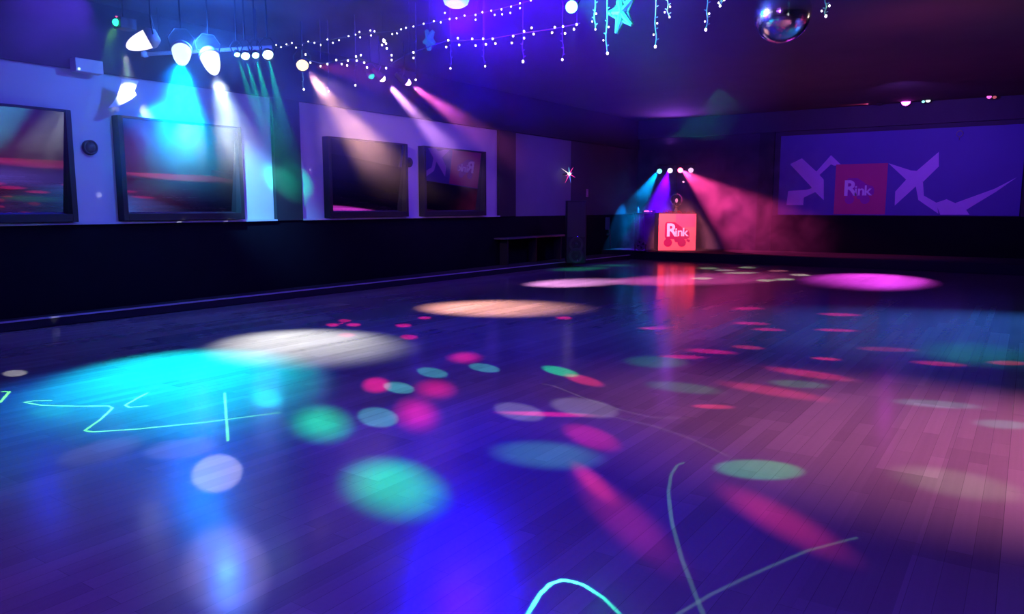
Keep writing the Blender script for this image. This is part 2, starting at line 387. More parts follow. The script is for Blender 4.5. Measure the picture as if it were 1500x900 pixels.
bm = bmesh.new(); bm_tube(bm, [(0.15 * math.cos(t * PI / 12), 0, 0.2 + 0.15 * math.sin(t * PI / 12)) for t in range(25)], 0.02, 8, False)
for k in range(8):
    an = k * PI / 4; bm_tube(bm, [(0.03 * math.cos(an), -0.01, 0.2 + 0.03 * math.sin(an)), (0.15 * math.cos(an), -0.02, 0.2 + 0.15 * math.sin(an))], 0.004, 4)
obj('cage', bm, M_metal, fl, smooth=True)
bm = bmesh.new()
for k in range(4):
    an = k * PI / 2; c_, s__ = math.cos(an), math.sin(an); w_, v_ = math.cos(an + .7), math.sin(an + .7)
    bm_prism(bm, [(0.02 * c_, 0.02 * s__), (0.125 * c_, 0.125 * s__), (0.125 * w_, 0.125 * v_)], lambda x, y, d: Vector((x, d, 0.2 + y)), 0.008)
obj('blade', bm, M_char, fl)
bm = bmesh.new(); bm_box(bm, -0.12, 0.12, -0.07, 0.09, 0, 0.02); bm_box(bm, -0.19, -0.17, -0.015, 0.015, 0, 0.22); bm_box(bm, 0.17, 0.19, -0.015, 0.015, 0, 0.22); bm_box(bm, -0.19, 0.19, -0.015, 0.015, 0, 0.02)
obj('base', bm, M_char, fl)

# loudspeaker, chair and ledge at the far end of the kerb
def kerbz(px, py): return on_z(px, py, 0.12)
sA, sB = on_z(829, 386, 0.12), on_z(858, 386, 0.12)
sw = (sB - sA).length; sh = on_y(844, 294, sA.y).z - 0.12
spk = thing('loudspeaker', 'tall black loudspeaker cabinet standing by the slate wall panel', 'loudspeaker', (sA + sB) / 2 + Vector((-0.05, 0.1, 0)), math.atan2((sB - sA).y, (sB - sA).x))
obj('speaker_cabinet', box(-sw/2, sw/2, 0, 0.45, 0, sh), M_black, spk, bevel=0.015)
obj('grille', box(-sw/2 + 0.03, sw/2 - 0.03, -0.012, 0.002, sh * 0.42, sh - 0.04), M_char, spk, bevel=0.004)
for zz in (0.12, 0.30):
    bm = bmesh.new(); bm_lathe(bm, [(0.20, 0.0), (0.20, 0.02), (0.17, 0.02), (0.06, -0.03), (0.05, 0.0), (0, 0.01)], 24, Matrix.Translation((0, 0.0, sh * zz)) @ Matrix.Rotation(PI / 2, 4, 'X'))
    obj('woofer', bm, M_char, spk, smooth=True)
for zz in (0.02, 0.40):
    bm = bmesh.new(); bm_lathe(bm, [(0.022, 0.0), (0.022, 0.012), (0, 0.016)], 12, Matrix.Translation((0.04, -0.004, sh * zz + 0.04)) @ Matrix.Rotation(PI / 2, 4, 'X'))
    obj('badge', bm, M_chrome, spk)
cA = on_z(882, 384, STAGE)
chc = Vector((on_y(882, 384, 21.85).x, 21.85, STAGE))
ch = thing('chair', 'dark chair with a square back beside the black loudspeaker', 'chair', chc, brot)
obj('seat', box(-0.22, 0.22, -0.2, 0.24, 0.44, 0.49), M_char, ch, bevel=0.015)
obj('backrest', box(-0.2, 0.2, -0.25, -0.21, 0.62, 1.02), mat('teal_backrest', (0.03, 0.09, 0.12), 0.5), ch, bevel=0.02)
for sx in (-1, 1):
    bm = bmesh.new(); bm_tube(bm, [(sx*0.22, -0.30, 0), (sx*0.215, -0.24, 0.45), (sx*0.19, -0.23, 0.62), (sx*0.17, -0.23, 0.98)], 0.013, 8); obj('leg', bm, M_metal, ch, smooth=True)
    bm = bmesh.new(); bm_tube(bm, [(sx*0.23, 0.27, 0), (sx*0.20, 0.2, 0.44)], 0.013, 8); obj('leg', bm, M_metal, ch, smooth=True)
lc = thing('drinks_ledge', 'long dark drinks ledge along the wall before the loudspeaker', 'ledge', (LW + 0.05, 15.6, 0.12))
obj('ledge_top', box(0, 0.32, 0, 3.2, 0.66, 0.70), mat('ledge_wood', (0.10, 0.09, 0.10), 0.35), lc, bevel=0.006)
for yy in (0.25, 1.6, 2.9): obj('bracket', box(0.0, 0.24, yy, yy + 0.05, 0.0, 0.66), M_black, lc)

# ------------------------------------------------------------------ lamps
def hang_rod(parent, z_local_top, z_from=0.0, r=0.012):
    bm = bmesh.new(); bm_tube(bm, [(0, 0, z_from), (0, 0, z_local_top)], r, 8)
    return obj('hanging_rod', bm, M_char, parent)
def par_can(name, label, loc, target, lens, r=0.13, length=0.30, bulge=0.10, group=None, rod=True, cat='stage light', body=None):
    """a can with a bulging lit lens, a yoke and a rod up to what carries it"""
    t = thing(name, label, cat, loc, 0, group)
    q = (Vector(target) - Vector(loc)).to_track_quat('-Z', 'Y').to_matrix().to_4x4()
    bm = bmesh.new()
    bm_lathe(bm, [(0.0, length), (r * 0.55, length * 0.98), (r * 0.75, length * 0.75), (r * 0.95, length * 0.3), (r * 1.05, 0.0), (r * 1.05, -0.05), (r * 0.98, -0.05), (r * 0.98, 0.0), (0, 0.01)], 24, q)
    obj('housing', bm, body or M_char, t, smooth=True)
    bm = bmesh.new()
    bm_lathe(bm, [(r * 0.97, 0.0)] + [(r * 0.97 * math.cos(k * PI / 16), -bulge * math.sin(k * PI / 16)) for k in range(1, 9)], 24, q)
    le = obj('lens', bm, lens, t, smooth=True)
    bm = bmesh.new()
    sx = q @ Vector((1, 0, 0)); sx.z = 0; sx.normalize()
    top = Vector((0, 0, r + 0.14)); mid = q @ Vector((0, 0, length * 0.4))
    bm_tube(bm, [mid + sx * (r + 0.01), mid * 0.6 + sx * (r + 0.04) + top * 0.5, top + sx * (r * 0.6), top - sx * (r * 0.6), mid * 0.6 - sx * (r + 0.04) + top * 0.5, mid - sx * (r + 0.01)], 0.010, 6)
    obj('yoke', bm, M_char, t)
    if rod: hang_rod(t, CZ - loc[2], r + 0.13)
    return t

def spot(name, loc, target, color, power, deg, blend=0.5, radius=0.05):
    l = bpy.data.lights.new(name, 'SPOT'); l.color = color; l.energy = power; l.spot_size = math.radians(deg); l.spot_blend = blend; l.shadow_soft_size = radius
    o = bpy.data.objects.new(name, l); COL.objects.link(o); o.matrix_world = aim(loc, target); return o
def ahead(loc, target, d): return Vector(loc) + (Vector(target) - Vector(loc)).normalized() * d

# --- truss bar of the lighting rig
R1, R2 = on_z(212, 79.5, 3.80), on_z(398, 69, 3.92)
rig = thing('lighting_bar', 'straight metal bar hanging below the ceiling carrying the bright lamps', 'lighting bar', R1)
bm = bmesh.new(); bm_tube(bm, [(0, 0, 0), (R2 - R1)], 0.028, 12); bm_lathe(bm, [(0, -0.05), (0.05, -0.03), (0.05, 0.03), (0, 0.05)], 12)
obj('bar', bm, mat('pale_bar', (0.8, 0.8, 0.82), 0.4), rig, smooth=True)
for k in (0.12, 0.88):
    p = (R2 - R1) * k; bm = bmesh.new(); bm_tube(bm, [p, Vector((p.x, p.y, CZ - R1.z))], 0.012, 8); obj('hanging_rod', bm, M_char, rig)

L_A, L_B, L_C = on_z(222, 55, 3.80), on_z(266, 72, 3.68), on_z(306, 80, 3.68)
pool = lambda x, y: on_z(x, y, 0.0)
hotw = lambda n, c, s=6: glow(n, c, s, 'AUTO')
par_can('par_can', 'white glowing lamp tilted sideways above the end of the bar', L_A, L_A + Vector((-0.55, -0.75, -0.45)), hotw('lens_lavender', (0.9, 0.85, 1.0), 1.7), 0.125, 0.09, 0.34, 'bright lamps of the rig', body=M_white)  # long lens bulges and white bodies here take in the lamps' overexposed glare
par_can('par_can', 'cyan white glowing lamp on the bar above the cyan beam', L_B, pool(270, 560), hotw('lens_cyan', (0.70, 1.0, 1.0), 1.5), 0.125, 0.09, 0.34, 'bright lamps of the rig', body=M_white)
par_can('par_can', 'white glowing lamp on the bar above the pale beam', L_C, pool(440, 505), hotw('lens_white', (0.85, 0.95, 1.0), 1.7), 0.13, 0.09, 0.36, 'bright lamps of the rig', body=M_white)
small = []
for (x, y, z, r, lab, c) in ((347, 79, 3.70, 0.042, 'smallest round lamp in the row of four beside the bar', (0.4, 1, 1)), (359, 81, 3.70, 0.062, 'second round lamp in the row of four beside the bar', (0.5, 1, 1)),
                             (374, 80, 3.72, 0.052, 'third round lamp in the row of four beside the bar', (0.4, 1, 0.95)), (392, 79, 3.72, 0.075, 'largest round lamp in the row of four beside the bar', (0.7, 1, 0.95))):
    p = on_z(x, y, z); small.append(p)
    par_can('effect_lamp', lab, p, p + (CAM - p) * 0.4 + Vector((0.6, 0.5, -2.2)), hotw('lens_small', c, 6), r, 0.10, r, 'row of small lamps on the rig')
L_H = on_z(443, 95, 3.80)
par_can('effect_lamp', 'round orange glowing lamp past the bar above the warm beam', L_H, L_H + (CAM - L_H) * 0.3 + Vector((0, 0, -1.2)), hotw('lens_orange', (1.0, 0.72, 0.30), 3.0), 0.095, 0.14, 0.05, cat='stage light')
L_I, L_I2, L_J = on_z(556, 111, 3.80), on_z(543, 110, 3.80), on_z(592, 117, 3.80)
par_can('par_can', 'small pinkish white lamp with a pale beam beyond the orange lamp', L_I, pool(850, 415), hotw('lens_pinkwhite', (1.0, 0.8, 1.0), 6), 0.07, 0.16, 0.12)
par_can('par_can', 'small green lamp just beside the pinkish white lamp', L_I2, pool(760, 480), hotw('lens_green_small', (0.0, 0.9, 0.45), 1.2), 0.06, 0.16, 0.08)
par_can('par_can', 'small tilted pink lamp farthest along the rig from the bar', L_J, pool(1000, 408), hotw('lens_pink', (1.0, 0.55, 1.0), 6), 0.07, 0.18, 0.14)

# --- laser projector and other things by the rig
lp = on_z(181, 35, 4.0)
las = thing('laser_projector', 'small green glowing laser projector high above the bar end', 'laser projector', lp)
obj('projector_body', box(-0.09, 0.09, -0.09, 0.13, -0.07, 0.07), M_char, las, bevel=0.008)
bm = bmesh.new(); bm_lathe(bm, [(0.0, -0.03), (0.035, -0.025), (0.045, 0.0)], 14, Matrix.Translation((0.0, -0.10, 0)) @ (CAM - lp).to_track_quat('-Z', 'Y').to_matrix().to_4x4())
obj('lens', bm, glow('laser_green', (0.02, 1.0, 0.35), 5), las, smooth=True)
bm = bmesh.new(); bm_lathe(bm, [(0.0, -0.02), (0.012, -0.01), (0.016, 0.0)], 10, Matrix.Translation((0.0, -0.09, 0.08)))
obj('indicator_light', bm, glow('indicator_red', (1.0, 0.1, 0.3), 2), las)
hang_rod(las, CZ - lp.z, 0.07)
wb = on_x(125, 98, LW + 0.14)
hb = thing('wall_box', 'small pale box with a green indicator high on the left wall', 'box', Vector((LW + 0.10, wb.y, wb.z)))
obj('box_body', box(0, 0.16, -0.19, 0.19, -0.09, 0.09), M_white, hb, bevel=0.01)
bm = bmesh.new(); bm_lathe(bm, [(0.016, 0), (0.014, 0.012), (0, 0.016)], 10, Matrix.Translation((0.16, -0.15, -0.06)) @ Matrix.Rotation(PI / 2, 4, 'Y'))
obj('indicator_light', bm, glow('indicator_green', (0.5, 1.0, 0.5), 2.5), hb)
# curved white reflector: a quarter dish, seen with its curved edge towards the lower left
rf_c = on_x(198, 150, LW + 0.32)
def rfp(x, y, X): p = on_x(x, y, X); return p
ref = thing('reflector_shade', 'curved white reflector bracketed high between the first two windows', 'reflector', rf_c)
bm = bmesh.new()
outl = [(178, 116), (176, 128), (172, 140), (167, 149), (159, 158), (172, 156), (184, 150), (193, 145), (200, 139), (197, 133), (200, 126), (203, 119), (190, 117)]
A_ = [bm.verts.new(rfp(x, y, LW + 0.30 + 0.004 * (x - 159)) - rf_c) for x, y in outl]
B_ = [bm.verts.new(v.co + Vector((-0.015, 0, 0))) for v in A_]
bm.faces.new(A_); bm.faces.new(B_[::-1])
for i in range(len(A_)): bm.faces.new((A_[i], A_[(i+1) % len(A_)], B_[(i+1) % len(A_)], B_[i]))
bmesh.ops.triangulate(bm, faces=[f for f in bm.faces if len(f.verts) > 4])
obj('shade', bm, mat('white_enamel', (0.9, 0.9, 0.92), 0.4), ref)
bm = bmesh.new(); bm_tube(bm, [(0, 0, 0.1), (-0.12, 0, 0.16), (-0.25, 0, 0.2)], 0.015, 8); obj('wall_mount', bm, M_char, ref)

# --- round wall speakers between the windows
for (x, y, lab) in ((133, 216, 'small round dark wall speaker between the first two windows'), (600, 238, 'small round dark wall speaker between the last two windows')):
    p = on_x(x, y, LW + 0.05)
    t = thing('wall_speaker', lab, 'wall speaker', Vector((LW, p.y, p.z)), 0, 'round wall speakers')
    Q = Matrix.Rotation(PI / 2, 4, 'Y')
    bm = bmesh.new(); bm_lathe(bm, [(0.0, 0), (0.105, 0), (0.105, 0.05), (0.085, 0.07), (0.08, 0.05), (0, 0.045)], 24, Q); obj('mount_ring', bm, M_char, t, smooth=True)
    bm = bmesh.new(); bm_lathe(bm, [(0.078, 0.05), (0.05, 0.09), (0, 0.10)], 20, Q @ Matrix.Rotation(0.3, 4, 'X')); obj('cone', bm, mat('dark_cone', (0.05, 0.05, 0.055), 0.3), t, smooth=True)

# --- blue moving head and green lamp at the ceiling
L_K = on_z(668, -14, 4.02)
mv = thing('moving_head', 'large cyan blue glowing lamp head at the top of the view', 'stage light', L_K)
bm = bmesh.new(); bm_lathe(bm, [(0, 0.20), (0.16, 0.17), (0.19, 0.05), (0.17, -0.03), (0.15, -0.03), (0.15, 0.0), (0, 0.0)], 28); obj('lamp_head', bm, M_char, mv, smooth=True)
bm = bmesh.new(); bm_lathe(bm, [(0.15, -0.01), (0.15, -0.10), (0.13, -0.15), (0.08, -0.18), (0, -0.19)], 28); obj('lens', bm, hotw('lens_blue', (0.10, 0.30, 1.0), 3.0), mv, smooth=True)
for sx in (-1, 1): obj('yoke_arm', box(sx * 0.24 - 0.03, sx * 0.24 + 0.03, -0.06, 0.06, 0.0, 0.33), M_char, mv, bevel=0.01)
obj('ceiling_mount', box(-0.29, 0.29, -0.12, 0.12, 0.32, CZ - L_K.z), M_char, mv, bevel=0.01)
L_L = on_z(837, 10, 3.98)
par_can('par_can', 'bright green glowing lamp at the ceiling beside the hanging star', L_L, L_L + (CAM - L_L) * 0.5 + Vector((0.5, 0, -0.3)), hotw('lens_green', (0.25, 1.0, 0.62), 5), 0.075, 0.2, 0.05)

# --- mirror ball
mb_c = on_z(1146, 21, 3.82); mb_r = 40.5 / F * (mb_c - CAM).dot(FWD)
ball = thing('mirror_ball', 'silver mirror ball hanging from the ceiling at top of view', 'mirror ball', mb_c)
bm = bmesh.new()
nr, ns = 44, 88
bm_lathe(bm, [(max(0, mb_r * math.sin(PI * k / nr)), -mb_r * math.cos(PI * k / nr)) for k in range(nr + 1)], ns)
for f in bm.faces: f.material_index = 0
res = bmesh.ops.inset_individual(bm, faces=list(bm.faces), thickness=0.0016, depth=0.0)
for f in res['faces']: f.material_index = 1
obj('mirror_tiles', bm, [mat('mirror_tile', (0.88, 0.88, 0.92), 0.16, 1.0), mat('tile_grout', (0.25, 0.25, 0.28), 0.4, 0.7)], ball)
bm = bmesh.new(); bm_lathe(bm, [(0.06, mb_r - 0.012), (0.05, mb_r + 0.03), (0.012, mb_r + 0.04), (0.008, CZ - mb_c.z - 0.10)], 14); obj('hanging_rod', bm, M_metal, ball)
bm = bmesh.new(); bm_lathe(bm, [(0, CZ - mb_c.z - 0.12), (0.07, CZ - mb_c.z - 0.12), (0.07, CZ - mb_c.z), (0, CZ - mb_c.z)], 16); obj('motor', bm, M_char, ball)

# ------------------------------------------------------------------ fairy lights
SY = 8.5
def bulb_bm(r=0.012):
    bm = bmesh.new(); bm_lathe(bm, [(0, -r * 1.3), (r * 0.8, -r * 0.7), (r, 0), (r * 0.7, r * 0.8), (0, r * 1.2)], 8); return bm
bulb_me = {}
def bulb(p, parent, r):
    if r not in bulb_me:
        o = obj('bulb', bulb_bm(r), M_bulb, parent, smooth=True); bulb_me[r] = o.data
    else:
        o = bpy.data.objects.new('bulb', bulb_me[r]); COL.objects.link(o); o.parent = parent
    o.location = p; return o
def light_string(name, label, cable_px, bulbs_px, Y, group=None, hooks=()):
    root_p = on_y(*cable_px[0], Y); t = thing(name, label, 'fairy lights', root_p, 0, group)
    W = lambda x, y: on_y(x, y, Y) - root_p
    bm = bmesh.new(); bm_tube(bm, [W(*q) for q in cable_px], 0.005, 5); obj('cable', bm, M_cable, t)
    for (x, y, r) in bulbs_px: bulb(W(x, y) - Vector((0, 0.006, 0)), t, r)
    for hx, hy in hooks:
        p = W(hx, hy); bm = bmesh.new(); bm_tube(bm, [p, Vector((p.x, p.y, CZ - root_p.z))], 0.003, 4); obj('hanging_hook', bm, M_cable, t)
    return t
upper = [(405, 66), (412, 69), (420, 65), (428, 63), (434, 70), (443, 66), (452, 61), (461, 63), (470, 66), (480, 58), (488, 63), (497, 59), (511, 53), (521, 51), (527, 47), (528, 55), (543, 45), (544, 52), (549, 46), (562, 58), (575, 50), (582, 49), (588, 43), (595, 41), (606, 39), (621, 35), (636, 31), (646, 33), (652, 19), (659, 28), (669, 27), (681, 23), (697, 22), (697, 29), (707, 18), (720, 16), (725, 22), (735, 14), (736, 21), (749, 10), (748, 19), (762, 5), (762, 12), (778, 1)]
light_string('fairy_light_string', 'upper string of white fairy lights rising towards the ceiling', [(398, 72), (430, 65), (470, 61), (520, 51), (580, 45), (640, 31), (700, 21), (760, 6), (800, -6)], [(x, y, 0.009) for x, y in upper], SY, hooks=((430, 65), (560, 48), (700, 21), (790, -3)))
row = [(448, 80), (455, 92), (470, 97), (480, 94), (493, 88), (501, 94), (510, 89), (522, 83), (509, 96), (523, 89), (529, 81), (566, 100), (538, 99), (534, 92), (654, 69), (657, 59), (671, 56), (673, 66), (692, 57), (697, 67), (708, 57), (712, 65), (722, 57), (726, 64), (752, 53), (750, 63), (768, 46), (768, 56), (779, 41), (782, 50), (809, 48), (813, 40), (825, 39), (828, 49), (845, 36), (841, 43), (563, 60, 0.022), (560, 66), (566, 64), (567, 71), (574, 81), (574, 88), (606, 77), (606, 85)]
light_string('fairy_light_string', 'lower string of white fairy lights running across to the green lamp', [(440, 84), (470, 93), (525, 85), (565, 98), (600, 78), (655, 60), (710, 58), (770, 48), (812, 42), (850, 34)], [(q[0], q[1], q[2] if len(q) > 2 else 0.012) for q in row], SY - 0.18, hooks=((470, 93), (600, 78), (710, 58), (845, 35)))
# icicle strands: each hangs on its own lead from the ceiling
strands = [(443, 100, 130, 'short pale light strand under the orange lamp', 0.014), (482, 98, 133, 'thin light strand just past the orange lamp', 0.009), (521, 88, 124, 'light strand above the third window', 0.013),
           (609, 45, 116, 'light strand beside the small hanging star', 0.011), (660, 58, 99, 'light strand under the start of the brighter lower row', 0.011), (708, 57, 96, 'light strand under the middle of the lower row', 0.011),
           (766, 46, 89, 'light strand whose tip is the brightest of the lower row', 0.016), (824, 40, 86, 'light strand under the green lamp', 0.013),
           (872, -6, 42, 'short green lit strand nearer the green lamp', 0.010), (890, -6, 77, 'long green lit strand beside the star', 0.015), (961, -6, 67, 'long green lit strand past the star', 0.015), (978, -6, 24, 'short green lit strand past the star', 0.010),
           (1037, -6, 42, 'pale wavy strand between star and mirror ball', 0.015), (1057, -6, 7, 'stub of a strand close beside the mirror ball', 0.012), (1209, -6, 22, 'thin strand on the far side of the mirror ball', 0.013)]
for (x, y0, y1, lab, r) in strands:
    a = on_y(x, y0, SY - 0.06); bnd = on_y(x + random.uniform(-2, 2), y1, SY - 0.06)
    t = thing('icicle_light_strand', lab, 'fairy lights', a, 0, 'icicle strands from the ceiling')
    n = 9; pts = [(bnd - a) * (k / n) + Vector((math.sin(k * 1.1 + x) * 0.014, 0, 0)) * (k / n) for k in range(n + 1)]
    bm = bmesh.new(); bm_tube(bm, [Vector((0, 0, CZ - a.z))] + pts, 0.0085 if x > 860 or x == 443 else 0.004, 6)
    for k in range(2, n, 2):
        bm_tube(bm, [pts[k], pts[k] + Vector((random.choice((-1, 1)) * 0.03, 0, 0.012))], 0.006, 4)
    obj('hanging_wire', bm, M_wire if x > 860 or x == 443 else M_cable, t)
    bulb(pts[-1] - Vector((0, 0, 0.01)), t, r)
    if x > 860:
        for k in (5, 7): bulb(pts[k] + Vector((0.03 * (1 if k == 5 else -1), -0.01, 0)), t, 0.009)

def star(name, label, px, py, R, m, spin=0.0, Y=SY):
    c = on_y(px, py, Y); t = thing(name, label, 'star ornament', c)
    pts = []
    for k in range(11):
        an = PI / 2 + spin + k * PI / 5; rr = R if k % 2 == 0 else R * 0.42
        pts.append(Vector((rr * math.cos(an) * 0.8, 0, rr * math.sin(an) * 1.15)))
    bm = bmesh.new()
    for a, b in zip(pts, pts[1:]):
        bm_tube(bm, [a, (a + b) / 2, b], 0.022, 8)
    for k in range(0, 10, 2): bm_tube(bm, [pts[k] * 0.98, Vector((0, 0, 0))], [0.028, 0.05], 8)
    for k in range(120):
        q = random.choice(pts[:10]) * random.uniform(0.2, 1.0); d = Vector((random.gauss(0, 1), random.gauss(0, 1), random.gauss(0, 1))).normalized() * random.uniform(.03, .06)
        bm_tube(bm, [q, q + d], [0.006, 0.002], 4)
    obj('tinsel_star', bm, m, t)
    bm = bmesh.new(); bm_tube(bm, [Vector((0, 0, R * 1.1)), Vector((0, 0, CZ - c.z))], 0.003, 5); obj('hanging_wire', bm, M_cable, t)
    return t
M_tinsel = mat('green_lit_tinsel', (0.12, 0.80, 0.16), 0.4, 0.1)  # base colour carries the green of the lamp beside the star
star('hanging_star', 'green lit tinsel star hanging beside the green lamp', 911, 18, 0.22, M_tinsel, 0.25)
star('hanging_star', 'small dim tinsel star hanging amid the fairy lights', 629, 58, 0.13, M_tinsel, 0.5)

# ------------------------------------------------------------------ lamps over the booth and on the far header
LB_Y = 23.62
b4 = [on_y(x, y, LB_Y) for x, y in ((966, 251), (981.5, 250), (996.5, 249.5), (1012, 249.5))]
bar_c = (b4[0] + b4[3]) / 2
fb = thing('lamp_stand', 'dark T shaped lamp stand rising behind the red booth', 'lamp stand', Vector((bar_c.x, LB_Y + 0.16, STAGE)))
zt = bar_c.z + 0.20 - STAGE
bm = bmesh.new(); bm_tube(bm, [(0, 0, 0.1), (0, 0, zt)], 0.025, 10); obj('pole', bm, M_black, fb)
bm = bmesh.new(); bm_tube(bm, [(-0.65, 0, zt), (0.65, 0, zt)], 0.022, 10); obj('crossbar', bm, M_black, fb)
for k in range(3):
    an = k * 2 * PI / 3 + 0.5; bm = bmesh.new(); bm_tube(bm, [(0, 0, 0.35), (0.3 * math.cos(an), 0.3 * math.sin(an), 0.02)], 0.015, 8); obj('leg', bm, M_black, fb)
for p, c, lab, s in zip(b4, ((0.30, 1.0, 0.85), (0.85, 0.75, 1.0), (1.0, 0.10, 0.25), (0.95, 0.55, 0.95)),
                        ('green cyan lamp, first in the row over the red booth', 'pale violet lamp, second in the row over the red booth', 'brightest white pink lamp, third in the row over the red booth', 'pink lilac lamp, last in the row over the red booth'), (1.6, 2.6, 12.0, 1.4)):
    par_can('stage_light', lab, p, p + (CAM - p) * 0.5 + Vector((0, 0, -1.5)), hotw('lens_booth', c, s), 0.085, 0.16, 0.03, 'lamps in a row over the booth', rod=False)
p = on_y(1001, 266.5, LB_Y); t = thing('indicator_lamp', 'tiny pink indicator lamp below the row over the booth', 'indicator lamp', p)
bm = bmesh.new(); bm_lathe(bm, [(0, -0.03), (0.028, -0.02), (0.032, 0.02), (0, 0.03)], 12); obj('lens', bm, glow('pink_dot', (1.0, 0.35, 0.6), 2.5), t)
obj('hanging_bracket', box(-0.012, 0.012, 0.02, 0.13, -0.012, 0.012), M_black, t)
HY = BW - 0.32
def header_lamp(px, py, r, c, s, lab, group):
    p = on_y(px, py, HY)
    return p, par_can('header_light', lab, p, p + (CAM - p).normalized() * 3 + Vector((0, 0, -1.3)), hotw('lens_header', c, s if s < 5 else 24), r, 0.16, 0.03, group, rod=True)
G5 = 'small lamps on the header over the mural'
L_M, _ = header_lamp(1327, 149, 0.115, (0.9, 0.05, 1.0), 6, 'brightest magenta lamp on the dark header over the mural', G5)
header_lamp(1352.5, 148.5, 0.045, (0.35, 0.9, 1.0), 1.5, 'tiny cyan lamp just beside the magenta header lamp', G5)
header_lamp(1359.5, 147, 0.06, (0.85, 0.95, 1.0), 2.2, 'small white lamp in the pair beside the magenta header lamp', G5)
header_lamp(1449, 141.5, 0.06, (1.0, 0.15, 0.75), 1.3, 'pink lamp alone farther along the header over the mural', G5)
header_lamp(1457, 142, 0.05, (0.8, 0.15, 0.22), 0.6, 'dull red lamp beside the pink header lamp', G5)
L_R = on_y(1286, 152, HY)
par_can('header_light', 'tiny unlit looking lamp throwing a red beam along the ceiling', L_R, L_R + Vector((-3, -0.6, 0.3)), glow('lens_red', (1.0, 0.1, 0.25), 2), 0.04, 0.12, 0.02, G5)

# LED on the dark wall panel, its coloured glare modelled as glowing spikes
sb = on_x(834, 255, LW + 0.25)
sl = thing('starburst_lamp', 'small lamp on the dark wall with its glare shaped as spikes', 'starburst lamp', sb)
bm = bmesh.new(); bm_lathe(bm, [(0, -0.045), (0.035, -0.03), (0.045, 0), (0.035, 0.03), (0, 0.045)], 12); obj('core', bm, glow('core_white', (1, 0.9, 1), 5), sl, smooth=True)
for an, ln, c in ((95, 0.20, (0.2, 0.8, 1)), (60, 0.22, (1, 0.05, 0.4)), (145, 0.27, (0.9, 0.8, 0.7)), (205, 0.12, (0.9, 0.1, 0.5)), (245, 0.28, (1, 0.05, 0.35)), (280, 0.25, (0.15, 0.25, 1)), (330, 0.20, (1, 0.05, 0.4)), (20, 0.10, (0.5, 0.2, 1))):
    d = (RGT * math.cos(math.radians(an)) + Vector((0, 0, 1)) * math.sin(math.radians(an)))
    bm = bmesh.new(); bm_tube(bm, [d * 0.02, d * ln * 0.5, d * ln], [0.018, 0.009, 0.002], 6)
    obj('glare_spike', bm, glow('glare_glow', c, 1.4), sl, smooth=True)
bm = bmesh.new(); bm_tube(bm, [(0, 0, 0), (LW + 0.04 - sb.x, 0, 0)], 0.012, 8); obj('wall_mount', bm, M_char, sl)
ep = on_x(860, 283, LW + 0.05)
xs = thing('wall_switch', 'small dim pink wall switch above the black loudspeaker', 'switch', ep)
obj('switch_plate', box(-0.01, 0.012, -0.06, 0.06, -0.12, 0.12), mat('rose_plate', (0.5, 0.2, 0.3), 0.5), xs, bevel=0.004)
obj('rocker_switch', box(0.012, 0.02, -0.03, 0.03, -0.05, 0.05), mat('rose_rocker', (0.6, 0.3, 0.4), 0.4), xs, bevel=0.002)

# ------------------------------------------------------------------ light
# floor pools from the rig
spot('cyan_spot', ahead(L_B, pool(270, 560), 0.37), pool(272, 548), (0.0, 0.85, 1.0), 9500, 32, 1.0, 0.08)
spot('azure_spot', ahead(L_B, pool(270, 560), 0.38), pool(200, 576), (0.0, 0.16, 1.0), 7000, 34, 1.0, 0.2)
spot('white_spot', ahead(L_C, pool(440, 505), 0.40), pool(440, 503), (0.86, 0.95, 0.97), 5000, 32, 1.0, 0.08)
spot('warm_spot', ahead(L_H, pool(720, 452), 0.2), pool(715, 451), (1.0, 0.48, 0.40), 8500, 29, 1.0, 0.06)
spot('pink_spot', ahead(L_I, pool(850, 415), 0.2), pool(835, 415), (0.85, 0.36, 1.0), 15000, 19, 1.0, 0.05)
spot('rose_spot', ahead(L_J, pool(1000, 408), 0.2), pool(1005, 410), (0.95, 0.13, 0.65), 12000, 22, 1.0, 0.05)
spot('magenta_spot', ahead(L_M, pool(1275, 408), 0.15), pool(1275, 409), (0.85, 0.06, 1.0), 16000, 24, 0.9, 0.06)
# blue head and violet black-light wash
pb = bpy.data.lights.new('blue_head', 'POINT'); pb.color = (0.015, 0.0, 1.0); pb.energy = 420; pb.shadow_soft_size = 0.3
o = bpy.data.objects.new('blue_head', pb); COL.objects.link(o); o.location = L_K + Vector((0, 0, -0.55))
spot('blue_down', L_K + Vector((0, 0, -0.55)), pool(690, 800), (0.0, 0.0, 1.0), 2400, 46, 1.0, 0.35)
spot('violet_wash', (-2.0, -2.5, CZ - 0.2), (-1.0, 5.0, 0), (0.42, 0.11, 1.0), 680, 140, 1.0, 0.2)  # unseen fill added behind the camera for the purple ambience
spot('blue_up', L_K + Vector((0, -0.1, -0.45)), L_K + Vector((0.4, 1.2, 1.0)), (0.05, 0.0, 1.0), 4600, 150, 1.0, 0.15)
for yy, e in ((4.0, 45), (8.6, 50), (13.4, 75), (18.0, 60)):
    al = bpy.data.lights.new('black_light', 'AREA'); al.shape = 'RECTANGLE'; al.size = 2.4; al.size_y = 0.12; al.color = (0.11, 0.035, 1.0); al.spread = math.radians(110); al.energy = e
    o = bpy.data.objects.new('black_light', al); COL.objects.link(o)
    o.matrix_world = aim((-8.4, yy, CZ - 0.12), (LW, yy, 1.9)) @ Matrix.Rotation(PI / 2, 4, 'Z')

